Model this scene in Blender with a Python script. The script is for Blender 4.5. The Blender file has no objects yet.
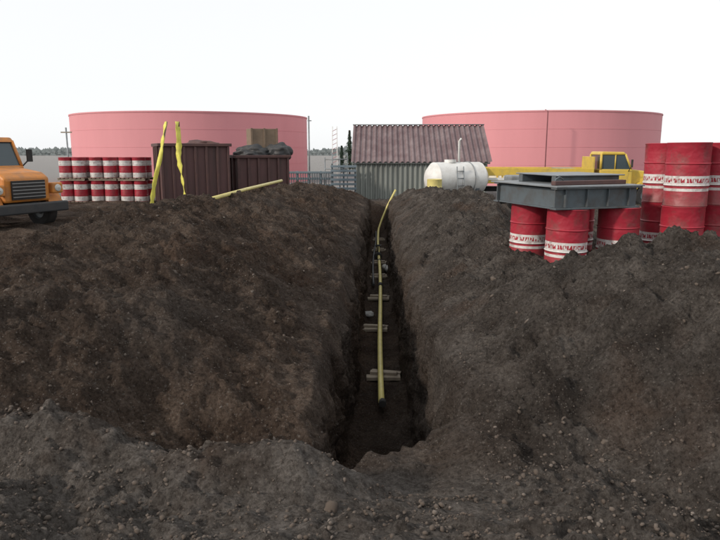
import bpy, math, random
import numpy as np
from mathutils import Vector, Matrix, Euler
random.seed(4); rng=np.random.default_rng(4)
S=bpy.context.scene
COL=S.collection

# ------------------------------------------------------------------ noise
def _h(ix,iy,seed):
    n=(ix.astype(np.int64)*374761393+iy.astype(np.int64)*668265263+seed*1442695041)&0xffffffff
    n=((n^(n>>13))*1274126177)&0xffffffff
    n=(n^(n>>16))&0xffffffff
    return n/4294967295.0*2*np.pi
def perlin(x,y,seed=0):
    x=np.asarray(x,float);y=np.asarray(y,float)
    ix=np.floor(x);iy=np.floor(y);fx=x-ix;fy=y-iy
    u=fx*fx*fx*(fx*(fx*6-15)+10);v=fy*fy*fy*(fy*(fy*6-15)+10)
    def g(a,b):
        t=_h(ix+a,iy+b,seed);return np.cos(t)*(fx-a)+np.sin(t)*(fy-b)
    n0=g(0,0)*(1-u)+g(1,0)*u;n1=g(0,1)*(1-u)+g(1,1)*u
    return (n0*(1-v)+n1*v)*1.5
def fbm(x,y,oct=4,seed=0,gain=.5):
    a=1;s=0;f=1
    for o in range(oct):
        s=s+a*perlin(np.asarray(x)*f+o*17.3,np.asarray(y)*f-o*9.1,seed+o);a*=gain;f*=2.03
    return s
def sst(a,b,x):
    t=np.clip((np.asarray(x,float)-a)/(b-a),0,1);return t*t*(3-2*t)
def lumps(x,y,sc,seed,dens=.6):
    x=np.asarray(x,float)*sc;y=np.asarray(y,float)*sc
    ix=np.floor(x);iy=np.floor(y);out=np.zeros(np.broadcast(x,y).shape)
    for a in (-1,0,1):
        for b in (-1,0,1):
            cx=ix+a;cy=iy+b
            r1=_h(cx,cy,seed)/(2*np.pi);r2=_h(cx,cy,seed+1)/(2*np.pi);r3=_h(cx,cy,seed+2)/(2*np.pi);r4=_h(cx,cy,seed+3)/(2*np.pi)
            R=(.18+.5*r3**1.5)*(r4<dens)
            d2=(x-cx-r1)**2+((y-cy-r2)*(1+.5*(r4-.3)))**2
            out=np.maximum(out,np.sqrt(np.maximum(R*R-d2,0)))
    return out

# ------------------------------------------------------------------ terrain
LY=[0,3,5,6.5,7.3,9.7,12,14,17,20,24,27,29]
LX=[-3.4,-3.4,-3.4,-3.5,-3.5,-3.5,-3.3,-3.2,-3.1,-2.9,-2.1,-1.6,-1.5]
LH=[.6,.80,.98,1.08,1.20,1.22,1.06,1.0,.96,.92,.66,.35,0]
RY=[0,3,5,6.3,7,8,9.5,11,13,16,21,25,27,29]
RX=[3.4,3.3,3.2,3.0,2.6,2.1,1.9,2.0,2.3,2.5,2.0,1.4,1.3,1.3]
RH=[.9,.95,1.15,1.2,.90,.54,.50,.76,.98,1.04,.75,.5,.3,0]
RW=[4,4,4,2.2,.9,.5,.5,.5,.5,.6,.9,1,1,1]
def lipL(y): return -.42+.07*fbm(np.asarray(y)*.7,0*np.asarray(y)+3.3,3,5)+.06*fbm(np.asarray(y)*3,0*np.asarray(y)+1.3,3,8,.6)
def lipR(y): return .45+.16*(1-sst(5,9.5,y))+.09*fbm(np.asarray(y)*.7,0*np.asarray(y)+8.3,3,15)+.07*fbm(np.asarray(y)*3,0*np.asarray(y)+5.3,3,18,.6)
def grade(x,y):
    g=-.5*sst(20,36,y)
    rz=.45*sst(1.2,2.4,x)*(1-sst(14,24,y))
    return g+rz
def depth(x,y):
    y0=3.85+(x+.4)*.75+.2*fbm(x*3+4,y*0+2,3,77)
    return 1.25*sst(y0,y0+.25,y)*(1-sst(26.2,28,y))
def H(x,y):
    x=np.asarray(x,float);y=np.asarray(y,float)
    yc=np.clip(y,0,29)
    hl=np.interp(yc,LY,LH);xl=np.interp(yc,LY,LX)
    hr=np.interp(yc,RY,RH);xr=np.interp(yc,RY,RX);wr=np.interp(yc,RY,RW)
    far=1-sst(27,29,y)
    g=grade(x,y)
    tl=np.clip((-.4-x)/(-.4-xl),0,1);tr=np.clip((x-.4)/(xr-.4),0,1)
    pl=.14*sst(0,.05,tl)+.86*np.sin(np.pi/2*tl)**1.2
    pr=.14*sst(0,.05,tr)+.86*np.sin(np.pi/2*tr)**1.2
    dl=np.maximum(xl-x,0);dr=np.maximum(x-xr,0)
    zl=np.where(x<xl,g+(hl-g)*np.exp(-(dl/1.7)**2),hl*pl)
    zr=np.where(x>xr,g+(hr-g)*np.exp(-(dr/wr)**2),hr*pr)
    m=sst(3.1,5.2,y+.4*np.clip(np.abs(x)-1.8,0,3))
    z=np.where(x<0,zl,zr)*m*far+g*(1-far)
    z=z+.40*(1-sst(2.2,4.0,y))
    z=z+.30*np.exp(-((y-3.50+.10*(x+1)-.15*perlin(x*1.1,y*0,3))/.26)**2)*sst(-2.6,-1.8,x)*(1-sst(-.45,.2,x))
    z=z-.24*np.exp(-((y-4.3)/.42)**2)*np.exp(-((x+1.5)/.85)**2)
    near=1-sst(26,60,np.hypot(x,y))
    off=sst(.4,1.2,np.abs(x))
    z=z+near*off*(.12*fbm(x*.6,y*.5,3,21)+.03*(1-2*np.abs(perlin(x*1.3+.4*y,y*1.1,31))))
    z=z+near*off*.06*fbm(x*1.0+.5*perlin(y*.7,x*.4,44),y*2.4,4,41,.6)
    z=z+near*(.3+.7*off)*.06*fbm(x*3.1,y*3.1,5,51,.66)
    cm=.4+.6*sst(-.4,.3,fbm(x*.7,y*.7,3,64))
    wx=x+.05*perlin(x*7,y*7,90)+.015*perlin(x*25,y*25,95);wy=y+.05*perlin(x*7+5,y*7,92)+.015*perlin(x*25,y*25,97)
    z=z+near*cm*(.13*lumps(wx,wy,2.6,700,.35)+.10*lumps(wx,wy,6,720,.5)+.065*lumps(wx,wy,12,740,.6))
    tr_=sst(.7,1.2,x)*(1-sst(2.8,3.4,x))*sst(3.3,3.7,y)*(1-sst(5.0,5.6,y))
    z=z+tr_*.03*np.sin((y-.22*x)*17+1.3*perlin(x*1.5,y*1.5,71))
    return z

s1=np.arange(0,5.6,.021);s2=5.6+np.cumsum(.045*1.13**np.arange(1,60))
sl=np.concatenate([s1,s2])
yv=[1.8]
while yv[-1]<31: yv.append(yv[-1]+max(.014,yv[-1]*.0042))
st=.17
while yv[-1]<900: st*=1.12; yv.append(yv[-1]+st)
yb=[];p=1.8;st=.05
while p>-120: p-=st;st*=1.25;yb.append(p)
yv=np.array(yb[::-1]+yv)
NR=len(yv);NW=32;NF=26
Y=yv[:,None]
xl=lipL(yv)[:,None];xr=lipR(yv)[:,None]
XL=xl-sl[None,::-1];YL=np.repeat(Y,XL.shape[1],1)
XR=xr+sl[None,:];YR=np.repeat(Y,XR.shape[1],1)
ZL=H(XL,YL);ZR=H(XR,YR)
dL=depth(XL,YL);dR=depth(XR,YR)
lipn=(.5+.8*np.clip(fbm(Y*1.9,Y*0,2,88),-.6,1))
ZL-=.07*lipn*np.exp(-(sl[None,::-1])/.04)*(dL>.1);ZR-=.09*lipn*np.exp(-(sl[None,:])/.05)*(dR>.1)
k=(np.arange(1,NW+1)/(NW+1))[None,:]
xfl=xl+.06;xfr=np.minimum(xr-.09,.40+.04*fbm(Y*1.3,Y*0+4,2,33))
FX=xfl+(xfr-xfl)*np.linspace(0,1,NF)[None,:];FY=np.repeat(Y,NF,1)
FD=depth(FX,FY)
FZ=H(FX,FY)*(1-.7*FD/1.25)-FD+.02*fbm(FX*5,FY*5,3,101)
FZ+= .14*(np.exp(-np.abs(FX-xfl)/.09)+np.exp(-np.abs(FX-xfr)/.10))*(FD/1.25)*np.clip(.6+1.0*fbm(FX*2,FY*2,3,7),0,2)
def wall(xa,xb,za,zb,sgn,seed):
    z=za+(zb-za)*k
    x=xa+(xb-xa)*(k**.8 if sgn>0 else k)
    dd=np.clip(np.abs(za-zb)/1.2,0,1)
    yy=np.repeat(Y,NW,1)
    bl=np.floor(fbm(yy*2.5,z*1.6,3,seed+30)*5)/5
    x=x+sgn*dd*np.sin(np.pi*k)**.4*(.05*fbm(yy*2.0,z*1.4,3,seed,.6)+.06*bl+.03*fbm(yy*9,z*9,3,seed+9,.7)+.05*lumps(yy,z,7,seed+50,.5))
    y=yy+dd*np.sin(np.pi*k)*.012*perlin(yy*6,z*6,seed+4)
    return x,y,z
WLx,WLy,WLz=wall(xl,xfl,ZL[:,-1:],FZ[:,:1],1,201)
WRx,WRy,WRz=wall(xfr,xr,FZ[:,-1:],ZR[:,:1],-1,301)
X=np.concatenate([XL,WLx,FX,WRx,XR],1);YY=np.concatenate([YL,WLy,FY,WRy,YR],1);Z=np.concatenate([ZL,WLz,FZ,WRz,ZR],1)
NC=X.shape[1]
me=bpy.data.meshes.new('ground')
co=np.stack([X,YY,Z],-1).reshape(-1,3).astype(np.float32)
a=(np.arange(NR-1)[:,None]*NC+np.arange(NC-1)[None,:]).ravel()
f=np.stack([a,a+1,a+NC+1,a+NC],1).astype(np.int32)
me.vertices.add(len(co));me.vertices.foreach_set('co',co.ravel())
me.loops.add(f.size);me.loops.foreach_set('vertex_index',f.ravel())
me.polygons.add(len(f));me.polygons.foreach_set('loop_start',np.arange(0,f.size,4,dtype=np.int32))
me.polygons.foreach_set('loop_total',np.full(len(f),4,dtype=np.int32))
me.polygons.foreach_set('use_smooth',np.ones(len(f),dtype=bool))
me.update(calc_edges=True);me.validate()
ground=bpy.data.objects.new('ground',me);COL.objects.link(ground)

# ------------------------------------------------------------------ materials
def newmat(name):
    m=bpy.data.materials.new(name);m.use_nodes=True
    nt=m.node_tree;b=nt.nodes['Principled BSDF'];return m,nt,b
def N(nt,t,**kw):
    n=nt.nodes.new(t)
    for k_,v in kw.items():
        if k_.startswith('i_'): n.inputs[k_[2:]].default_value=v
        else: setattr(n,k_,v)
    return n
def ramp(nt,fac,stops,interp='LINEAR'):
    r=nt.nodes.new('ShaderNodeValToRGB');r.color_ramp.interpolation=interp
    el=r.color_ramp.elements
    while len(el)<len(stops): el.new(.5)
    for e,(p_,c) in zip(el,stops):
        e.position=p_;e.color=(c[0],c[1],c[2],1) if len(c)==3 else c
    nt.links.new(fac,r.inputs[0]);return r.outputs[0]
def mix(nt,fac,a_,b_,mode='MIX'):
    m=nt.nodes.new('ShaderNodeMix');m.data_type='RGBA';m.blend_type=mode
    for sock,v in ((m.inputs[0],fac),(m.inputs[6],a_),(m.inputs[7],b_)):
        if hasattr(v,'links') : nt.links.new(v,sock)
        elif isinstance(v,(int,float)): sock.default_value=v
        else: sock.default_value=(v[0],v[1],v[2],1)
    return m.outputs[2]
def paint(name,col,rough=.5,metal=0,wear=.25,wcol=None,scale=3,bump=.0,streak=False):
    m,nt,b=newmat(name)
    tc=N(nt,'ShaderNodeTexCoord');mp=N(nt,'ShaderNodeMapping')
    nt.links.new(tc.outputs['Object'],mp.inputs[0])
    if streak: mp.inputs['Scale'].default_value=(1,1,.15)
    n=N(nt,'ShaderNodeTexNoise',i_Scale=scale,i_Detail=6.0,i_Roughness=.65);nt.links.new(mp.outputs[0],n.inputs[0])
    wc=wcol or tuple(c*.45 for c in col)
    r=ramp(nt,n.outputs[0],[(.42,(0,0,0)),(.7,(1,1,1))])
    mm=nt.nodes.new('ShaderNodeMath');mm.operation='MULTIPLY';mm.inputs[1].default_value=wear;nt.links.new(r,mm.inputs[0])
    c=mix(nt,mm.outputs[0],col,wc);nt.links.new(c,b.inputs['Base Color'])
    b.inputs['Roughness'].default_value=rough;b.inputs['Metallic'].default_value=metal
    if bump:
        n2=N(nt,'ShaderNodeTexNoise',i_Scale=scale*6,i_Detail=5.0);nt.links.new(tc.outputs['Object'],n2.inputs[0])
        bp=N(nt,'ShaderNodeBump',i_Strength=bump,i_Distance=.02);nt.links.new(n2.outputs[0],bp.inputs['Height']);nt.links.new(bp.outputs[0],b.inputs['Normal'])
    return m
def dirt_mat(name,stone=False):
    m,nt,b=newmat(name)
    geo=N(nt,'ShaderNodeNewGeometry');P=geo.outputs['Position']
    def noise(s,d=5.0,r=.6):
        n=N(nt,'ShaderNodeTexNoise',i_Scale=s,i_Detail=d,i_Roughness=r);nt.links.new(P,n.inputs[0]);return n.outputs[0]
    if stone:
        oi=N(nt,'ShaderNodeTexWhiteNoise');
        sn=N(nt,'ShaderNodeVectorMath',operation='SNAP');sn.inputs[1].default_value=(.09,.09,.5);nt.links.new(P,sn.inputs[0]);nt.links.new(sn.outputs[0],oi.inputs[0])
        c=ramp(nt,oi.outputs[0],[(0,(.07,.056,.046)),(.6,(.11,.092,.078)),(.88,(.15,.129,.113)),(1,(.24,.21,.185))])
        c=mix(nt,noise(30),c,(.09,.07,.056))
        nt.links.new(c,b.inputs['Base Color']);b.inputs['Roughness'].default_value=.95;b.inputs['Specular IOR Level'].default_value=.2
        return m
    brown=ramp(nt,noise(1.4,8.0,.76),[(.34,(.045,.030,.022)),(.5,(.098,.070,.053)),(.64,(.19,.142,.110))])
    grey=ramp(nt,noise(1.9,8.0,.76),[(.34,(.052,.043,.037)),(.5,(.108,.093,.081)),(.66,(.205,.180,.159))])
    sx=N(nt,'ShaderNodeSeparateXYZ');nt.links.new(P,sx.inputs[0])
    mr=N(nt,'ShaderNodeMapRange');mr.inputs[1].default_value=-.9;mr.inputs[2].default_value=1.2;nt.links.new(sx.outputs[0],mr.inputs[0])
    ad=N(nt,'ShaderNodeMath',operation='ADD');nt.links.new(mr.outputs[0],ad.inputs[0])
    n1=N(nt,'ShaderNodeMath',operation='MULTIPLY_ADD');n1.inputs[1].default_value=1.6;n1.inputs[2].default_value=-.75;nt.links.new(noise(.5,4.0),n1.inputs[0]);nt.links.new(n1.outputs[0],ad.inputs[1]);ad.use_clamp=True
    c=mix(nt,ad.outputs[0],brown,grey)
    c=mix(nt,ramp(nt,noise(.8,4.0),[(.57,(0,0,0)),(.68,(.4,.4,.4))]),c,(.13,.078,.052))
    ms=N(nt,'ShaderNodeMapRange');ms.inputs[1].default_value=4.0;ms.inputs[2].default_value=3.6;nt.links.new(sx.outputs[1],ms.inputs[0])
    fgc=ramp(nt,noise(6,8.0,.8),[(.35,(.09,.078,.068)),(.5,(.165,.146,.130)),(.66,(.27,.243,.218))])
    mx_=N(nt,'ShaderNodeMapRange');mx_.inputs[1].default_value=1.6;mx_.inputs[2].default_value=.2;mx_.inputs[3].default_value=.25;nt.links.new(sx.outputs[0],mx_.inputs[0])
    fm=mix(nt,1.0,ms.outputs[0],ramp(nt,noise(1.3,4.0),[(.34,(.4,.4,.4)),(.5,(1,1,1))]),'MULTIPLY')
    fm=mix(nt,1.0,fm,mx_.outputs[0],'MULTIPLY')
    c=mix(nt,fm,c,fgc)
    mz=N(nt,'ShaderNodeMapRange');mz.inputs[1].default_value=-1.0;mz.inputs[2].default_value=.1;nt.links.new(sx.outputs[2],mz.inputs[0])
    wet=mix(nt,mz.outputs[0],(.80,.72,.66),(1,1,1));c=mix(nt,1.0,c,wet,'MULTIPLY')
    for sc,th,colr in ((26,.16,(.22,.195,.17)),(65,.24,(.26,.235,.21))):
        vo=N(nt,'ShaderNodeTexVoronoi',i_Scale=sc);nt.links.new(P,vo.inputs[0])
        r1=ramp(nt,vo.outputs['Distance'],[(th,(1,1,1)),(th+.15,(0,0,0))])
        sc_=N(nt,'ShaderNodeSeparateColor');nt.links.new(vo.outputs['Color'],sc_.inputs[0])
        r2=ramp(nt,sc_.outputs[0],[(.74,(0,0,0)),(.92,(.7,.7,.7))])
        mu=mix(nt,1.0,r1,r2,'MULTIPLY');c=mix(nt,mu,c,colr)
    hn=noise(34,7.0,.8)
    g1=ramp(nt,hn,[(.36,(.34,.32,.31)),(.56,(1,1,1)),(.7,(1.0,1.0,1.0))]);c=mix(nt,1.0,c,g1,'MULTIPLY')
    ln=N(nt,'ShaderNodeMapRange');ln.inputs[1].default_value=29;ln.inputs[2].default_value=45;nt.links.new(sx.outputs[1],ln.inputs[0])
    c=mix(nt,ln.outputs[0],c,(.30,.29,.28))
    nt.links.new(c,b.inputs['Base Color']);b.inputs['Roughness'].default_value=.97;b.inputs['Specular IOR Level'].default_value=.12
    def ma(op,a_,b_):
        n=N(nt,'ShaderNodeMath',operation=op)
        for i,v in enumerate((a_,b_)):
            if hasattr(v,'links'): nt.links.new(v,n.inputs[i])
            else: n.inputs[i].default_value=v
        return n.outputs[0]
    vo=N(nt,'ShaderNodeTexVoronoi',i_Scale=24.0);nt.links.new(P,vo.inputs[0])
    h=ma('ADD',noise(9,8.0,.78),ma('MULTIPLY',vo.outputs['Distance'],-.35))
    h=ma('ADD',h,ma('MULTIPLY',hn,.5))
    bp=N(nt,'ShaderNodeBump',i_Strength=1.0,i_Distance=.10);nt.links.new(h,bp.inputs['Height']);nt.links.new(bp.outputs[0],b.inputs['Normal'])
    return m
M={}
M['dirt']=dirt_mat('dirt');M['stone']=dirt_mat('stone',True)
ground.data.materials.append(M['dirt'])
M['pink']=paint('tank_pink',(.60,.245,.265),.7,wear=.35,wcol=(.50,.205,.22),scale=.6,streak=True)
M['pinkd']=paint('tank_pink_trim',(.38,.15,.165),.6)
M['rust']=paint('container_brown',(.10,.048,.046),.7,wear=.7,wcol=(.045,.028,.026),scale=2,bump=.3,streak=True)
M['rust2']=paint('container_brown_frame',(.075,.038,.037),.7,wear=.6,wcol=(.12,.06,.045),scale=3)
M['roof']=paint('roof_maroon',(.13,.082,.086),.5,metal=.0,wear=.7,wcol=(.25,.195,.195),scale=1.2,streak=False)
M['siding']=paint('siding_grey',(.25,.268,.248),.5,metal=.2,wear=.7,wcol=(.12,.125,.115),scale=1.5,streak=True)
M['white']=paint('white_paint',(.68,.68,.66),.5,wear=.5,wcol=(.40,.37,.33),scale=3)
M['rag']=paint('pale_bag',(.34,.34,.33),.85,wear=.6,wcol=(.2,.18,.16),scale=9)
M['grey']=paint('steel_grey',(.105,.128,.142),.6,metal=.3,wear=.7,wcol=(.075,.06,.05),scale=4)
M['greyl']=paint('steel_pale',(.23,.255,.27),.55,metal=.3,wear=.6,wcol=(.14,.12,.105),scale=4)
M['fence']=paint('fence_bluegrey',(.15,.195,.225),.6,wear=.3)
M['yellow']=paint('pipe_yellow',(.66,.57,.20),.5,wear=.5,wcol=(.40,.32,.16),scale=6)
M['tape']=paint('tape_yellow',(.72,.67,.12),.55,wear=.5,wcol=(.5,.45,.08),scale=9)
M['trucky']=paint('truck_yellow',(.60,.42,.06),.5,wear=.6,wcol=(.34,.25,.09))
M['orange']=paint('truck_orange',(.55,.20,.03),.55,wear=.75,wcol=(.27,.14,.07),scale=4)
M['black']=paint('rubber_black',(.02,.02,.02),.8,wear=.5,wcol=(.06,.05,.045))
M['dark']=paint('dark_tarp',(.03,.032,.035),.6,wear=.4,wcol=(.07,.06,.05))
M['wood']=paint('lumber',(.30,.25,.19),.8,wear=.6,wcol=(.14,.11,.085),scale=8)
M['tan']=paint('plywood_tan',(.20,.145,.10),.8,wear=.5)
M['bark']=paint('bark',(.13,.08,.05),.9)
M['leaf']=paint('spruce_needles',(.05,.085,.055),.8,wear=.6,wcol=(.03,.05,.035),scale=2)
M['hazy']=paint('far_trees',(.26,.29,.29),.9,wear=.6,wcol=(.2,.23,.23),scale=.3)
m,nt,b=newmat('glass');b.inputs['Base Color'].default_value=(.05,.07,.08,1);b.inputs['Roughness'].default_value=.1;M['glass']=m
m,nt,b=newmat('chrome');b.inputs['Base Color'].default_value=(.3,.3,.3,1);b.inputs['Metallic'].default_value=1;b.inputs['Roughness'].default_value=.45;M['chrome']=m
m,nt,b=newmat('lamp_glass');b.inputs['Base Color'].default_value=(.5,.5,.47,1);b.inputs['Roughness'].default_value=.2;M['lamp']=m
def drum_mat(name,bands,red=(.33,.016,.033),letters=None):
    m,nt,b=newmat(name)
    tc=N(nt,'ShaderNodeTexCoord');sx=N(nt,'ShaderNodeSeparateXYZ');nt.links.new(tc.outputs['Object'],sx.inputs[0])
    stops=[(0,red)]
    W=(.60,.585,.565)
    for a_,b_ in bands: stops+=[(a_,W),(b_,red)]
    c=ramp(nt,sx.outputs[2],stops,'CONSTANT')
    if letters:
        mp=N(nt,'ShaderNodeMapping');mp.inputs['Scale'].default_value=(55,55,16);nt.links.new(tc.outputs['Object'],mp.inputs[0])
        nl=N(nt,'ShaderNodeTexNoise',i_Scale=1.0,i_Detail=0.0);nt.links.new(mp.outputs[0],nl.inputs[0])
        r1=ramp(nt,nl.outputs[0],[(0,(0,0,0)),(.5,(1,1,1))],'CONSTANT')
        zm=ramp(nt,sx.outputs[2],[(0,(0,0,0)),(letters[0],(1,1,1)),(letters[1],(0,0,0))],'CONSTANT')
        c=mix(nt,mix(nt,1.0,r1,zm,'MULTIPLY'),c,red)
    n=N(nt,'ShaderNodeTexNoise',i_Scale=6.0,i_Detail=7.0,i_Roughness=.7);nt.links.new(tc.outputs['Object'],n.inputs[0])
    c=mix(nt,ramp(nt,n.outputs[0],[(.47,(0,0,0)),(.68,(.7,.7,.7))]),c,(.14,.055,.048))
    mr=N(nt,'ShaderNodeMapRange');mr.inputs[1].default_value=.25;mr.inputs[2].default_value=0;mr.inputs[4].default_value=.5;nt.links.new(sx.outputs[2],mr.inputs[0])
    c=mix(nt,mr.outputs[0],c,(.12,.09,.075))
    nt.links.new(c,b.inputs['Base Color']);b.inputs['Roughness'].default_value=.52
    n3=N(nt,'ShaderNodeTexNoise',i_Scale=3.5,i_Detail=3.0);nt.links.new(tc.outputs['Object'],n3.inputs[0])
    bp=N(nt,'ShaderNodeBump',i_Strength=.7,i_Distance=.05);nt.links.new(n3.outputs[0],bp.inputs['Height']);nt.links.new(bp.outputs[0],b.inputs['Normal'])
    return m
M['drum']=drum_mat('drum_red',[(.21,.25),(.285,.42)],letters=(.325,.385))
M['drumw']=drum_mat('drum_red_white',[(.02,.22),(.52,.74)])

# ------------------------------------------------------------------ builders
def empty(name,loc=(0,0,0),rz=0):
    e=bpy.data.objects.new(name,None);e.location=loc;e.rotation_euler=(0,0,rz);e.empty_display_size=.2;COL.objects.link(e);return e
def mk(name,verts,faces,mat,parent=None,smooth=False,bevel=0,loc=(0,0,0),rot=(0,0,0)):
    me=bpy.data.meshes.new(name);me.from_pydata([tuple(v) for v in verts],[],faces);me.update()
    if smooth:
        for p_ in me.polygons:p_.use_smooth=True
    me.materials.append(M[mat]);o=bpy.data.objects.new(name,me);o.location=loc;o.rotation_euler=rot;COL.objects.link(o)
    if parent:o.parent=parent
    if bevel:
        md=o.modifiers.new('b','BEVEL');md.width=bevel;md.segments=2;md.limit_method='ANGLE'
    return o
def box(name,c,d,mat,parent=None,rot=(0,0,0),bevel=.01):
    x,y,z=[v/2 for v in d]
    vs=[(-x,-y,-z),(x,-y,-z),(x,y,-z),(-x,y,-z),(-x,-y,z),(x,-y,z),(x,y,z),(-x,y,z)]
    fs=[(0,3,2,1),(4,5,6,7),(0,1,5,4),(1,2,6,5),(2,3,7,6),(3,0,4,7)]
    return mk(name,vs,fs,mat,parent,False,bevel,c,rot)
def prism(name,prof,y0,y1,mat,parent=None,bevel=.02):
    n=len(prof);vs=[(x,y0,z) for x,z in prof]+[(x,y1,z) for x,z in prof]
    fs=[tuple(range(n)),tuple(range(2*n-1,n-1,-1))]+[(i,i+n,(i+1)%n+n,(i+1)%n) for i in range(n)]
    return mk(name,vs,fs,mat,parent,False,bevel)
def sweep(name,pts,r,mat,parent=None,seg=12,flat=None):
    vs=[];fs=[];pts=[Vector(p_) for p_ in pts]
    for i,p_ in enumerate(pts):
        t=(pts[min(i+1,len(pts)-1)]-pts[max(i-1,0)]).normalized()
        u=t.cross(Vector((0,0,1)) if abs(t.z)<.95 else Vector((0,1,0))).normalized();v=u.cross(t)
        for j in range(seg):
            a_=2*math.pi*j/seg;vs.append(p_+u*math.cos(a_)*r+v*math.sin(a_)*(r if flat is None else flat))
    for i in range(len(pts)-1):
        for j in range(seg):fs.append((i*seg+j,i*seg+(j+1)%seg,(i+1)*seg+(j+1)%seg,(i+1)*seg+j))
    fs.append(tuple(range(seg-1,-1,-1)));fs.append(tuple(range((len(pts)-1)*seg,len(pts)*seg)))
    o=mk(name,vs,fs,mat,parent,True)
    for p_ in o.data.polygons[-2:]:p_.use_smooth=False
    return o
def lathe(name,prof,mat,parent=None,seg=40,loc=(0,0,0),rot=(0,0,0)):
    vs=[];fs=[]
    for r,z in prof:
        for j in range(seg):
            a_=2*math.pi*j/seg;vs.append((r*math.cos(a_),r*math.sin(a_),z))
    for i in range(len(prof)-1):
        for j in range(seg):fs.append((i*seg+j,i*seg+(j+1)%seg,(i+1)*seg+(j+1)%seg,(i+1)*seg+j))
    o=mk(name,vs,fs,mat,parent,True,0,loc,rot)
    md=o.modifiers.new('e','EDGE_SPLIT');md.split_angle=math.radians(35);return o
DP=[(0.001,.02),(.268,.02),(.272,0),(.286,0),(.292,.008),(.286,.022),(.285,.275),(.290,.282),(.296,.290),(.290,.298),(.285,.305),(.285,.575),(.290,.582),(.296,.590),(.290,.598),(.285,.605),(.285,.858),(.292,.872),(.286,.88),(.272,.88),(.268,.862),(.001,.862)]
def drum(loc,mat='drum',rz=None):
    return lathe('fuel_drum',DP,mat,None,36,loc,(random.uniform(-.012,.012),random.uniform(-.012,.012),random.uniform(0,6.28) if rz is None else rz))
def child(o,p_):
    o.parent=p_
# ------------------------------------------------------------------ storage tanks
def tank(cx,cy,R,ztop):
    e=empty('storage_tank',(cx,cy,-.5));h=ztop+.5
    seams=4;prof=[(R+.3,0),(R+.3,.25),(R,.25)]
    for i in range(1,seams):
        z=.25+(h-.25)*i/seams;prof+=[(R,z-.02),(R+.012,z-.02),(R+.012,z+.02),(R,z+.02)]
    prof+=[(R,h-.1),(R+.04,h-.1),(R+.04,h),(R-.05,h),(.01,h+.30)]
    lathe('shell',prof,'pink',e,128)
    return e
tank(-16.1,56,9.8,4.85);tank(13.4,56,9.7,4.85)
sweep('vent_pipe',[(11.5,45,-.5),(11.5,45,4.7),(11.3,45,4.8)],.04,'pinkd')

# ------------------------------------------------------------------ containers (steel bins)
def bin_(p0,p1,W,h,z0,mat='rust'):
    dx,dy=p1[0]-p0[0],p1[1]-p0[1];L=math.hypot(dx,dy)
    e=empty('steel_container',(p0[0],p0[1],z0),math.atan2(dy,dx))
    t=.06
    box('floor',(L/2,W/2,.1),(L-.2,W-.2,.1),mat,e)
    box('wall_front',(L/2,t/2,h/2),(L-.01,t,h-.02),mat,e);box('wall_back',(L/2,W-t/2,h/2),(L-.01,t,h-.02),mat,e)
    box('wall_left',(t/2,W/2,h/2),(t,W-2*t-.01,h-.02),mat,e);box('wall_right',(L-t/2,W/2,h/2),(t,W-2*t-.01,h-.02),mat,e)
    n=int(L/.42)
    for i in range(n+1):
        x=.05+(L-.1)*i/n
        box('rib',(x,-.045,h/2),(.10,.09,h-.24),'rust2',e,(0,0,0),.015)
    for i in range(1,5):
        box('rib_end',(-.045,W*i/5,h/2),(.09,.1,h-.24),'rust2',e,(0,0,0),.015)
    box('top_rail',(L/2,-.02,h-.05),(L+.2,.2,.13),'rust2',e,(0,0,0),.02);box('top_rail_back',(L/2,W+.02,h-.05),(L+.2,.2,.13),'rust2',e,(0,0,0),.02)
    box('top_rail_end',(-.02,W/2,h-.05),(.16,W-.25,.128),'rust2',e);box('bottom_rail',(L/2,-.02,.08),(L+.2,.2,.16),'rust2',e)
    return e
bin_((-8.9,26),(-6.35,27.2),2.2,2.55,-.2)
bin_((-6.35,28.6),(-4.2,29.8),2.2,2.15,-.3)
def lump(name,c,d,mat,seed,parent=None,sub=3,amp=.25):
    import bmesh
    bm=bmesh.new();bmesh.ops.create_icosphere(bm,subdivisions=sub,radius=1)
    for v in bm.verts:
        n=float(fbm(v.co.x*1.6+seed,v.co.y*1.6+v.co.z*2.1,3,seed))
        k_=1+amp*n;v.co=Vector((v.co.x*d[0]/2*k_,v.co.y*d[1]/2*k_,v.co.z*d[2]/2*k_))
    me=bpy.data.meshes.new(name);bm.to_mesh(me);bm.free();me.materials.append(M[mat])
    for p_ in me.polygons:p_.use_smooth=True
    o=bpy.data.objects.new(name,me);o.location=c;COL.objects.link(o);o.parent=parent
    return o
lump('tarp_pile',(-5.9,29.9,1.9),(1.5,1.3,.8),'dark',3,None,4);lump('tarp_pile',(-4.75,30.3,1.95),(1.3,1.2,.9),'dark',8,None,4)
lump('tarp_pile',(-7.6,27.6,2.30),(1.5,.9,.4),'rust2',5,None,4)
e=empty('wooden_crate',(-5.6,30.9,1.6),.4)
box('crate_body',(0,0,.75),(1.3,1,1.45),'tan',e)
for sx_ in (-.6,0,.6): box('batten',(sx_,-.52,.75),(.09,.04,1.5),'tan',e)
# ------------------------------------------------------------------ left pallets of drums
for px_,py_ in ((-13.35,28),(-12.05,28.1),(-10.7,28)):
    for lv in (0,1):
        e=empty('drum_pallet',(px_,py_,-.24+lv*1.02),random.uniform(-.05,.05))
        for yy in (-.5,0,.5): box('stringer',(0,yy,.05),(1.2,.05,.09),'wood',e,(0,0,0),0)
        for i in range(7): box('deck_board',(-.54+i*.18,0,.108),(.12,1.15,.02),'wood',e,(0,0,0),0)
        for dx in (-.3,.3):
            for dy in (-.3,.3):
                d_=drum((dx,dy,.12),'drumw');d_.name='drum';child(d_,e)
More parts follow.
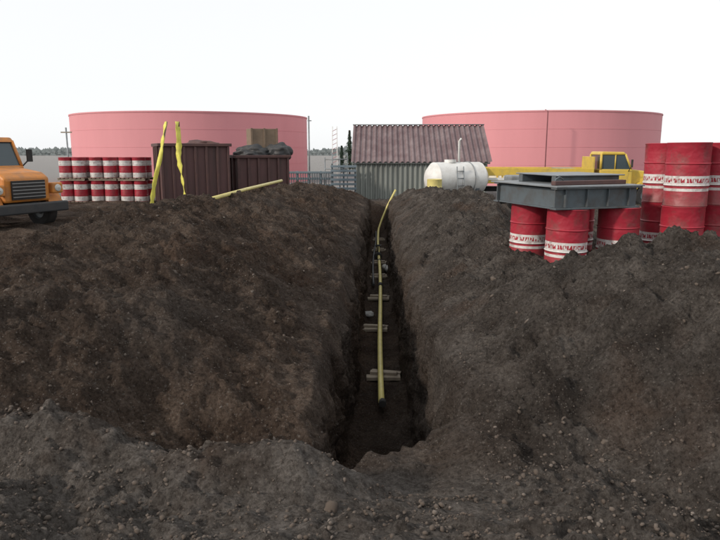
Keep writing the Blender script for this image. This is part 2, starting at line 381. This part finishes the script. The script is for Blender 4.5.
# ------------------------------------------------------------------ right drums and platform
for x,y in ((2.64,8.98),(2.32,9.85),(3.47,9.28)): drum((x,y,.42))
e=drum((3.12,10.2,.42))
th=math.radians(20);e=empty('steel_platform',(2.38,8.60,1.303),th)
LX_,LW_=1.34,1.62
for y_ in (.06,LW_-.06):
    box('i_beam_web',(LX_/2,y_,.15),(LX_,.02,.25),'grey',e,(0,0,0),0)
    box('i_beam_flange',(LX_/2,y_,.012),(LX_+.04,.13,.024),'grey',e,(0,0,0),.004);box('i_beam_flange_top',(LX_/2,y_,.288),(LX_+.04,.13,.024),'greyl',e,(0,0,0),.004)
for x_ in (.06,LX_/2,LX_-.06):
    box('cross_web',(x_,LW_/2,.15),(.02,LW_-.15,.25),'grey',e,(0,0,0),0)
    box('cross_flange',(x_,LW_/2,.014),(.12,LW_-.26,.022),'grey',e,(0,0,0),.004)
for x_ in np.linspace(.15,LX_-.15,4): box('stiffener',(float(x_),.035,.15),(.015,.05,.24),'grey',e,(0,0,0),0)
box('deck_plate',(LX_/2,LW_/2,.31),(LX_+.1,LW_+.1,.02),'greyl',e,(0,0,0),.003)
box('upper_channel',(LX_/2+.15,.5,.375),(LX_-.25,.10,.11),'grey',e);box('upper_channel_back',(LX_/2+.15,1.35,.375),(LX_-.25,.10,.11),'grey',e)
box('upper_plate',(LX_/2+.17,.93,.44),(LX_-.2,1.1,.018),'greyl',e)
box('loose_beam',(LX_/2,.22,.35),(LX_-.1,.09,.06),'rust2',e,(0,0,.06))
sweep('lifting_lug',[(.1,.2,.32),(.1,.2,.4),(.16,.2,.43),(.22,.2,.4),(.22,.2,.32)],.012,'grey',e)
for x,y in ((4.36,9.95),(4.34,9.22),(4.96,9.5),(5.0,10.2),(5.6,9.4)):
    for lv in (0,1): drum((x+random.uniform(-.015,.015),y,.44+.882*lv))
# ------------------------------------------------------------------ corrugated shed
def corr(name,P0,U,V,lu,lv,mat,parent,pitch=.2,amp=.035,seg=8):
    n=int(lu/pitch*seg);P0=Vector(P0);U=Vector(U).normalized();V=Vector(V).normalized();Nn=U.cross(V)
    vs=[];fs=[]
    for i in range(n+1):
        u=lu*i/n;ph=(u/pitch)%1
        o=amp*max(-1,min(1,1.6*math.sin(2*math.pi*ph)))
        for v in (0,lv): vs.append(P0+U*u+V*v+Nn*o)
    for i in range(n): fs.append((2*i,2*i+2,2*i+3,2*i+1))
    return mk(name,vs,fs,mat,parent)
e=empty('corrugated_shed',(-1.25,34,-.6))
Lw,De,he,hr=6.9,6.0,2.12,4.05
corr('front_wall',(0,0,0),(1,0,0),(0,0,1),Lw,he,'siding',e,.26,.04)
corr('side_wall',(0,De,0),(0,-1,0),(0,0,1),De,he,'siding',e,.26,.04)
corr('side_wall_right',(Lw,0,0),(0,1,0),(0,0,1),De,he,'siding',e,.26,.04)
corr('back_wall',(Lw,De,0),(-1,0,0),(0,0,1),Lw,he,'siding',e,.26,.04)
rl=math.hypot(De/2+.25,hr-he)
corr('roof_front',(-.22,-.25,he-.06),(1,0,0),(0,De/2+.25,hr-he+.06),Lw+.45,rl+.05,'roof',e,.29,.045)
corr('roof_back',(Lw+.23,De+.25,he-.06),(-1,0,0),(0,-(De/2+.25),hr-he+.06),Lw+.45,rl+.05,'roof',e,.29,.045)
for x_ in (0.03,Lw-.03):
    mk('gable',[(x_,0,he),(x_,De,he),(x_,De/2,hr-.05)],[(0,1,2)],'siding',e)
sweep('ridge_cap',[(-.25,De/2,hr+.05),(Lw+.26,De/2,hr+.05)],.09,'greyl',e,10,.03)
box('eave_trim',(Lw/2,-.13,he-.10),(Lw+.3,.05,.10),'siding',e)
# ------------------------------------------------------------------ fence and gate
e=empty('pipe_fence',(-4.95,34,-.5))
for i in range(5): sweep('post',[(i*.62,0,0),(i*.62,0,1.5)],.05,'fence',e,8)
for z in (.35,.75,1.1,1.42): box('rail',(1.2,-.06,z),(2.6,.04,.12),'fence',e)
for i in range(20): box('picket',(.06+i*.124,-.09,.85),(.04,.02,1.1),'grey',e,(0,0,0),0)
e=empty('slatted_gate',(-2.45,33.5,-.5))
for z in np.linspace(.15,1.75,8): box('slat',(.6,0,float(z)),(1.35,.05,.12),'fence',e)
for x in (0,.6,1.2): box('upright',(x,.05,.95),(.08,.05,1.9),'grey',e)
e=empty('stair_rail',(-2.9,34.4,-.5))
for i in range(4): sweep('post',[(i*.4,0,0),(i*.4,0,2.2+.25*(i%2))],.03,'greyl',e,8)
sweep('rail',[(0,0,2.1),(1.2,0,2.1)],.03,'greyl',e,8);sweep('rail_low',[(0,0,1.6),(1.2,0,1.6)],.03,'greyl',e,8)
e=empty('utility_pole',(-4.45,41,-.5));sweep('mast',[(0,0,0),(0,0,4.7)],.05,'greyl',e,10);box('bracket',(0.05,0,4.4),(.25,.06,.06),'greyl',e)
e=empty('antenna_mast',(-3.3,48,-.5))
for dx in (-.2,.2): sweep('leg',[(dx,0,0),(dx*.8,0,4.3)],.03,'white',e,6)
for i in range(12): sweep('rung',[(-.2,0,.3+i*.33),(.2,0,.5+i*.33)],.02,'pinkd',e,6)
e=empty('utility_pole',(-20.0,41,-.5));sweep('mast',[(0,0,0),(0,0,4.0)],.05,'greyl',e,10);box('crossarm',(0,0,3.7),(.7,.08,.08),'wood',e)
# ------------------------------------------------------------------ horizontal white fuel tank
e=empty('horizontal_fuel_tank',(3.15,26.3,.95),math.radians(24))
R=.66;L=2.1;prof=[(.01,-L/2-.30),(.25,-L/2-.28),(.45,-L/2-.2),(R-.08,-L/2-.08),(R,-L/2),(R,L/2),(R-.08,L/2+.08),(.45,L/2+.2),(.25,L/2+.28),(.01,L/2+.30)]
lathe('vessel',prof,'white',e,48,(0,0,0),(0,math.pi/2,0))
for x_ in (-.7,.7): box('saddle',(x_,0,-.75),(.16,1.1,.75),'grey',e)
sweep('vent_stack',[(.1,0,.6),(.1,0,1.5),(.18,0,1.6)],.045,'white',e);lathe('manway',[(.01,.12),(.24,.12),(.24,0)],'white',e,24,(-.3,0,.64))
sweep('band',[(.5,math.cos(a_)*.672,math.sin(a_)*.672) for a_ in np.linspace(0,2*math.pi,40)],.02,'greyl',e,6)
sweep('ladder_rail',[(-.35,-.75,-1),(-.35,-.62,.5)],.025,'greyl',e,6);sweep('ladder_rail_2',[(-.05,-.75,-1),(-.05,-.62,.5)],.025,'greyl',e,6)
for i in range(5): sweep('ladder_rung',[(-.35,-.73+i*.02,-.8+i*.28),(-.05,-.73+i*.02,-.8+i*.28)],.018,'greyl',e,6)
lathe('yellow_drum',DP,'yellow',None,30,(2.12,24.6,.12))
# ------------------------------------------------------------------ trucks
def wheel(parent,x,y,z,r,w):
    lathe('tyre',[(r*.55,-w/2),(r*.9,-w/2),(r,-w/2+.04),(r,w/2-.04),(r*.9,w/2),(r*.55,w/2)],'black',parent,32,(x,y,z),(math.pi/2,0,0))
    lathe('rim',[(.01,-w*.3),(r*.25,-w*.42),(r*.3,-w*.2),(r*.5,-w*.25),(r*.56,-w*.5),(r*.56,w*.5),(r*.5,w*.25),(r*.3,w*.2),(r*.25,w*.42),(.01,w*.3)],'greyl',parent,24,(x,y,z),(math.pi/2,0,0))
def truck(name,loc,rz,body,s=1.0,bed='dump',LB=4.0):
    e=empty(name,loc,rz);e.scale=(s,s,s);W=2.2
    box('chassis',(-(3.0+LB)/2-.2,0,.72),(3.0+LB-.3,.9,.2),'black',e)
    box('bumper',(0,0,.62),(.14,2.2,.28),'dark',e,(0,0,0),.04)
    prism('hood',[(-.15,.78),(-.12,1.42),(-.35,1.56),(-1.55,1.72),(-1.55,.78)],-.68,.68,body,e,.06)
    prism('grille',[(-.13,.86),(-.09,.86),(-.075,1.36),(-.115,1.36)],-.5,.5,'black',e,.0)
    for i in range(5): box('grille_bar',(-.075,0,.93+i*.09),(.02,.98,.022),'chrome',e,(0,0,0),0)
    for sgn in (-1,1):
        pr=[];R1=.66;cx=-.85
        for i in range(13):
            a_=math.pi*i/12;pr.append((cx+R1*math.cos(a_),.55+R1*math.sin(a_)*.95))
        for i in range(12,-1,-1):
            a_=math.pi*i/12;pr.append((cx+.54*math.cos(a_),.55+.54*math.sin(a_)))
        y0,y1=(.69,1.12) if sgn>0 else (-1.12,-.69)
        vs=[(x,y0,z) for x,z in pr]+[(x,y1,z) for x,z in pr];m_=26;fs=[]
        for i in range(12):
            j=25-i
            fs+=[(i,i+1,j-1,j),(i+m_,j+m_,j-1+m_,i+1+m_),(i,i+m_,i+1+m_,i+1),(j,j-1,j-1+m_,j+m_)]
        fs+=[(0,25,25+m_,m_),(12,12+m_,13+m_,13)]
        mk('fender',vs,fs,body,e)
        box('headlight_pod',(-.16,sgn*.88,1.12),(.22,.34,.3),body,e,(0,0,0),.04)
        lathe('headlight',[(.01,.04),(.09,.02),(.11,-.02)],'lamp',e,20,(-.045,sgn*.88,1.12),(0,math.pi/2,0))
        wheel(e,-.85,sgn*.93,.5,.5,.3)
        sweep('mirror_arm',[(-1.75,sgn*1.0,1.6),(-1.7,sgn*1.32,1.9)],.02,'black',e,6);box('mirror',(-1.7,sgn*1.33,2.0),(.05,.18,.36),'black',e)
    prism('cab_lower',[(-1.56,.78),(-1.56,1.72),(-3.05,1.72),(-3.05,.78)],-1.03,1.03,body,e,.05)
    prism('cab_glass',[(-1.62,1.715),(-1.93,2.40),(-2.98,2.42),(-2.98,1.715)],-.95,.95,'glass',e,.0)
    prism('cab_roof',[(-1.85,2.38),(-1.98,2.52),(-2.98,2.54),(-3.05,2.38)],-1.01,1.01,body,e,.05)
    for sgn in (-1,1):
        sweep('a_pillar',[(-1.6,sgn*.97,1.70),(-1.91,sgn*.96,2.42)],.045,body,e,8)
        sweep('b_pillar',[(-3.0,sgn*.97,1.70),(-3.0,sgn*.96,2.42)],.06,body,e,8)
        sweep('door_pillar',[(-2.35,sgn*.97,1.70),(-2.35,sgn*.96,2.42)],.03,body,e,8)
        box('door_panel',(-2.3,sgn*1.034,1.25),(1.1,.01,.85),body,e,(0,0,0),.02);box('door_handle',(-2.7,sgn*1.05,1.45),(.15,.03,.03),'chrome',e)
        box('step',(-2.2,sgn*1.0,.55),(.8,.25,.06),'black',e)
    sweep('wiper',[(-1.62,-.3,1.76),(-1.8,.2,2.05)],.012,'black',e,6)
    xb=-3.3
    if bed=='dump':
        prism('dump_body',[(xb,1.0),(xb,2.15),(xb-LB,2.15),(xb-LB-.25,1.6),(xb-LB,1.0)],-1.15,1.15,body,e,.03)
        box('load',(xb-LB/2,0,2.13),(LB-.3,2.1,.1),'dirt',e)
        box('headboard',(xb-.03,0,2.35),(.06,2.3,.45),body,e)
        for i in range(5):
            for sgn in (-1,1): box('rib',(xb-.3-i*LB/5,sgn*1.18,1.6),(.1,.08,1.0),body,e)
    else:
        box('flatbed',(xb-LB/2,0,1.12),(LB,2.3,.16),body,e);box('headboard',(xb-.05,0,1.75),(.08,2.2,1.1),body,e)
        for i in range(8):
            for sgn in (-1,1):
                box('stake',(xb-.2-i*LB/8,sgn*1.12,1.4),(.08,.05,.45),body,e)
        for sgn in (-1,1):
            box('side_board',(xb-LB/2,sgn*1.155,1.58),(LB-.1,.03,.36),body,e);box('side_board_low',(xb-LB/2,sgn*1.155,1.25),(LB-.1,.03,.12),'white',e)
        box('tool_box',(xb-1.2,0,1.5),(.9,1.4,.5),'greyl',e);box('winch',(xb-.5,-.1,1.45),(.4,1.2,.45),'dark',e)
    for sgn in (-1,1):
        wheel(e,xb-LB*.62,sgn*.9,.5,.5,.4)
        if bed=='dump': wheel(e,xb-LB*.62-1.15,sgn*.9,.5,.5,.4)
    return e
truck('dump_truck',(-9.05,16.4,.0),math.radians(-24),'orange',.97,'dump',4.2)
truck('flatbed_truck',(11.6,27,-.15),math.radians(-4),'trucky',.86,'flat',5.4)
e=empty('equipment_trailer',(4.4,22.5,-.05),.1)
box('deck',(.6,0,.6),(1.4,1.2,.1),'grey',e);box('motor_housing',(.5,0,.98),(.9,.8,.6),'greyl',e,(0,0,0),.06);wheel(e,.6,-.65,.32,.32,.18);wheel(e,.6,.65,.32,.32,.18)
sweep('tow_bar',[(1.3,0,.55),(2.1,0,.45)],.04,'grey',e)
# ------------------------------------------------------------------ stakes & tape
def ribbon(name,pts,w,mat,parent=None,tw=0.0):
    vs=[];fs=[];n=len(pts)
    for i,p_ in enumerate(pts):
        a_=tw*math.sin(i/(n-1)*5)+.3*math.sin(i*1.7);ww=w*(1+.15*math.sin(i*2.3));d=Vector((math.cos(a_)*ww/2,math.sin(a_)*ww/2,0));p_=Vector(p_)
        vs+=[p_-d,p_+d]
    for i in range(n-1): fs.append((2*i,2*i+1,2*i+3,2*i+2))
    o=mk(name,vs,fs,mat,parent,True);md=o.modifiers.new('s','SOLIDIFY');md.thickness=.004;return o
def lerp(a_,b_,t): return tuple(a_[i]+(b_[i]-a_[i])*t for i in range(3))
e=empty('flagged_stake',(0,0,0))
A=(-5.14,14,.45);B=(-4.60,14,2.70)
sweep('lath',[A,B],.02,'wood',e,6)
ribbon('caution_ribbon',[tuple(np.array(lerp(A,B,.05+.95*i/24))+np.array([.012*math.sin(i*.5),-.06,0])) for i in range(25)],.10,'tape',e,.9)
e=empty('flagged_stake',(0,0,0))
A=(-4.20,14,.5);Bm=(-4.37,14,1.95);B=(-4.35,14,2.70)
sweep('lath',[A,Bm,B],.03,'bark',e,6)
ribbon('caution_ribbon',[tuple(np.array(lerp(A,Bm,.1+.9*i/14))+np.array([.0,-.06,0])) for i in range(15)]+[tuple(np.array(lerp(Bm,B,i/10))+np.array([.02*math.sin(i*.35),-.06,0])) for i in range(1,11)],.12,'tape',e,-1.0)
sweep('yellow_pipe',[(-3.36,11.0,1.14),(-3.15,15,1.18),(-2.93,19.2,1.19)],.04,'yellow',None,14)
# ------------------------------------------------------------------ pipeline in ditch
pts=[(.06+.02*math.sin(y*.5)-(.08)*(y-7.8)/18,y,-1.09+.012*math.sin(y*.8)) for y in np.linspace(7.75,25.2,40)]
pts+=[(.0,25.6,-1.02),(.12,25.9,-.7),(.35,26.0,-.15),(.68,26.1,.5)]
e=empty('yellow_fuel_line')
sweep('pipe',pts,.041,'yellow',e,14);sweep('pipe_end_cap',[(.06,7.66,-1.09),(.06,7.76,-1.09)],.046,'black',e,14)
for y in (14.8,18.2): sweep('joint_wrap',[(.06-.08*(y-7.8)/18+.02*math.sin(y*.5),y,-1.09),(.06-.08*(y+.25-7.8)/18+.02*math.sin(y*.5),y+.25,-1.09)],.052,'black',e,12)
e=empty('heat_line')
sweep('pipe',[(-.13+.03*math.sin(y*.6),y,-1.14) for y in np.linspace(15.2,25.5,30)],.03,'dark',e,12)
def cribs(y,n=2,w=.5,xo=0):
    e=empty('timber_support',(xo,y,-1.25),random.uniform(-.12,.12))
    box('lower_block',(0,-.02,.05),(w,.14,.05),'wood',e,(0,0,.1),.004);box('lower_block_2',(0.03,.2,.05),(w*.9,.1,.05),'wood',e,(0,0,-.15),.004)
    box('upper_block',(0,.06,.095),(w*.8,.10,.045),'wood',e,(0,0,-.05),.004)
cribs(8.95,2,.50,.08);cribs(11.5,2,.5,-.08);cribs(14.0,2,.48,-.0);cribs(16.5,2,.46,0);cribs(18.6,2,.45);cribs(21,2,.45);cribs(23.5,2,.45)
lump('sand_bag',(-.2,12.3,-1.12),(.24,.26,.12),'rag',14,None,3,.2)
e=empty('magnesium_anode',(.16,17.6,-1.12));lathe('anode_bag',[(.01,0),(.07,.02),(.08,.1),(.08,.5),(.06,.6),(.02,.64)],'rag',e,20,(0,0,0),(math.radians(90),0,.2));sweep('lead_wire',[(0,-.6,0),(.08,-.8,.3),(.2,-.9,.9),(.3,-.9,1.1)],.006,'black',e,6)
e=empty('pipe_valve',(-.02,19.2,-1.08));lathe('valve_body',[(.01,0),(.1,.02),(.12,.1),(.1,.2),(.01,.22)],'black',e,20,(0,.1,0),(math.radians(90),0,0));sweep('stem',[(0,0,0),(0,0,.3)],.02,'black',e,8);lathe('hand_wheel',[(.08,0),(.1,.01),(.1,.03),(.08,.03)],'dark',e,20,(0,0,.3))
# ------------------------------------------------------------------ stones
import bmesh
protos=[]
for q in range(8):
    bm=bmesh.new();bmesh.ops.create_icosphere(bm,subdivisions=2 if q<2 else 1,radius=1)
    c=np.array([v.co[:] for v in bm.verts]);fc=np.array([[v.index for v in f_.verts] for f_ in bm.faces]);bm.free()
    n=fbm(c[:,0]*1.3+q*7,c[:,1]*1.3+c[:,2]*1.7,3,q+500)
    c=c*(1+.45*n)[:,None]*np.array([1,.8,.6]);protos.append((c,fc))
def scatter(name,n,yr,xr_,smin,smax,pw,bias=1.9,avoid=True):
    V=[];F=[];off=0
    y=yr[0]+(yr[1]-yr[0])*rng.random(n)**bias
    x=xr_[0]+(xr_[1]-xr_[0])*rng.random(n)
    keep=fbm(x*.9,y*.9,3,611)+rng.random(n)*1.4>.5
    x=x[keep];y=y[keep];n=len(x)
    if avoid:
        kp=(np.abs(x)>.66)|(y<3.5);x=x[kp];y=y[kp];n=len(x)
    z=H(x,y)
    s=smin*(smax/smin)**(rng.random(n)**pw)
    for i in range(n):
        big=s[i]>.03
        c,fc=protos[rng.integers(0,2) if big else rng.integers(2,8)]
        E=np.array(Euler((rng.random()*.8,rng.random()*.8,rng.random()*6.28)).to_matrix())
        V.append((c*s[i])@E.T+np.array([x[i],y[i],z[i]-s[i]*.05]));F.append(fc+off);off+=len(c)
    V=np.concatenate(V).astype(np.float32);F=np.concatenate(F).astype(np.int32)
    me=bpy.data.meshes.new(name);me.vertices.add(len(V));me.vertices.foreach_set('co',V.ravel());me.loops.add(F.size);me.loops.foreach_set('vertex_index',F.ravel())
    me.polygons.add(len(F));me.polygons.foreach_set('loop_start',np.arange(0,F.size,3,dtype=np.int32));me.polygons.foreach_set('loop_total',np.full(len(F),3,dtype=np.int32))
    me.update(calc_edges=True);me.materials.append(M['stone']);o=bpy.data.objects.new(name,me);COL.objects.link(o)
scatter('gravel',14000,(2.2,18),(-5,5),.005,.026,2.6)
scatter('gravel',7000,(2.2,4.0),(-2.8,2.2),.004,.020,2.0,1.0)
scatter('rocks',90,(3,24),(-5,4.5),.03,.055,2.5,1.5)
# ------------------------------------------------------------------ spruce trees
def spruce(x,y,h,seed):
    r=random.Random(seed);e=empty('spruce_tree',(x,y,-.5))
    vs=[];fs=[]
    sweep('trunk',[(0,0,0),(0.02,0,h*.5),(0,0,h)],.08,'bark',e,7)
    for i in range(1500):
        t=r.random()**.8;z=h*(.12+.88*t);R=(1-t)*h*.20*(.75+.25*math.sin(z*9+seed))+.05
        a_=r.random()*6.283;rr=R*r.random()**.5;c=Vector((rr*math.cos(a_),rr*math.sin(a_),z-rr*.35))
        s_=.14;d1=Vector((math.cos(a_),math.sin(a_),-.4+r.uniform(-.3,.3)))*s_;d2=Vector((-math.sin(a_),math.cos(a_),r.uniform(-.5,.5)))*s_*.5
        k_=len(vs);vs+=[c-d1-d2,c+d1,c-d1+d2];fs.append((k_,k_+1,k_+2))
    mk('needles',vs,fs,'leaf',e)
for i,(x,y,h) in enumerate(((-3.2,70,4.6),(-2.4,72,5.0),(-1.9,76,3.9),(-4.3,74,3.0))): spruce(x,y,h,i+3)
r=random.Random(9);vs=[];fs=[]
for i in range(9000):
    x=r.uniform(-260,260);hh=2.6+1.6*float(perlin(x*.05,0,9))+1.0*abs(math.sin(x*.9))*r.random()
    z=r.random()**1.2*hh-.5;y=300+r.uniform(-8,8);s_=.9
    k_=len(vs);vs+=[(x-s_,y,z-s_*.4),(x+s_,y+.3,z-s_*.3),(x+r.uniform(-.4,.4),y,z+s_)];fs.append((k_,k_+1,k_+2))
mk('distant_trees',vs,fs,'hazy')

# ------------------------------------------------------------------ light, world
sel,saz=math.radians(26),math.radians(240)
sd=Vector((math.sin(saz)*math.cos(sel),math.cos(saz)*math.cos(sel),math.sin(sel)))
sl_=bpy.data.lights.new('sun','SUN');sl_.energy=2.6;sl_.angle=math.radians(4);sl_.color=(1,.89,.78)
so=bpy.data.objects.new('sun',sl_);so.rotation_euler=(-sd).to_track_quat('-Z','Y').to_euler();so.location=(0,0,30);COL.objects.link(so)
w=bpy.data.worlds.new('World');S.world=w;w.use_nodes=True;nt=w.node_tree
bg=nt.nodes['Background'];sky=nt.nodes.new('ShaderNodeTexSky');sky.sky_type='NISHITA';sky.sun_disc=False
sky.sun_elevation=sel;sky.sun_rotation=saz;sky.dust_density=1.0;sky.air_density=1.0;sky.ozone_density=1
hs=nt.nodes.new('ShaderNodeHueSaturation');hs.inputs['Saturation'].default_value=.25;hs.inputs['Value'].default_value=1.0
nt.links.new(sky.outputs[0],hs.inputs['Color'])
veil=mix(nt,.80,hs.outputs[0],(7.1,7.2,7.3))
nt.links.new(veil,bg.inputs[0]);bg.inputs[1].default_value=.15
# ------------------------------------------------------------------ camera
cd=bpy.data.cameras.new('camera');cd.sensor_width=36;cd.lens=636/720*36;cd.clip_end=2000;cd.clip_start=.05
co_=bpy.data.objects.new('camera',cd);COL.objects.link(co_);co_.location=(0,0,2.1)
co_.rotation_euler=(math.radians(90-10.7),0,math.radians(1.7));S.camera=co_
S.view_settings.view_transform='Standard';S.view_settings.look='None';S.view_settings.exposure=0
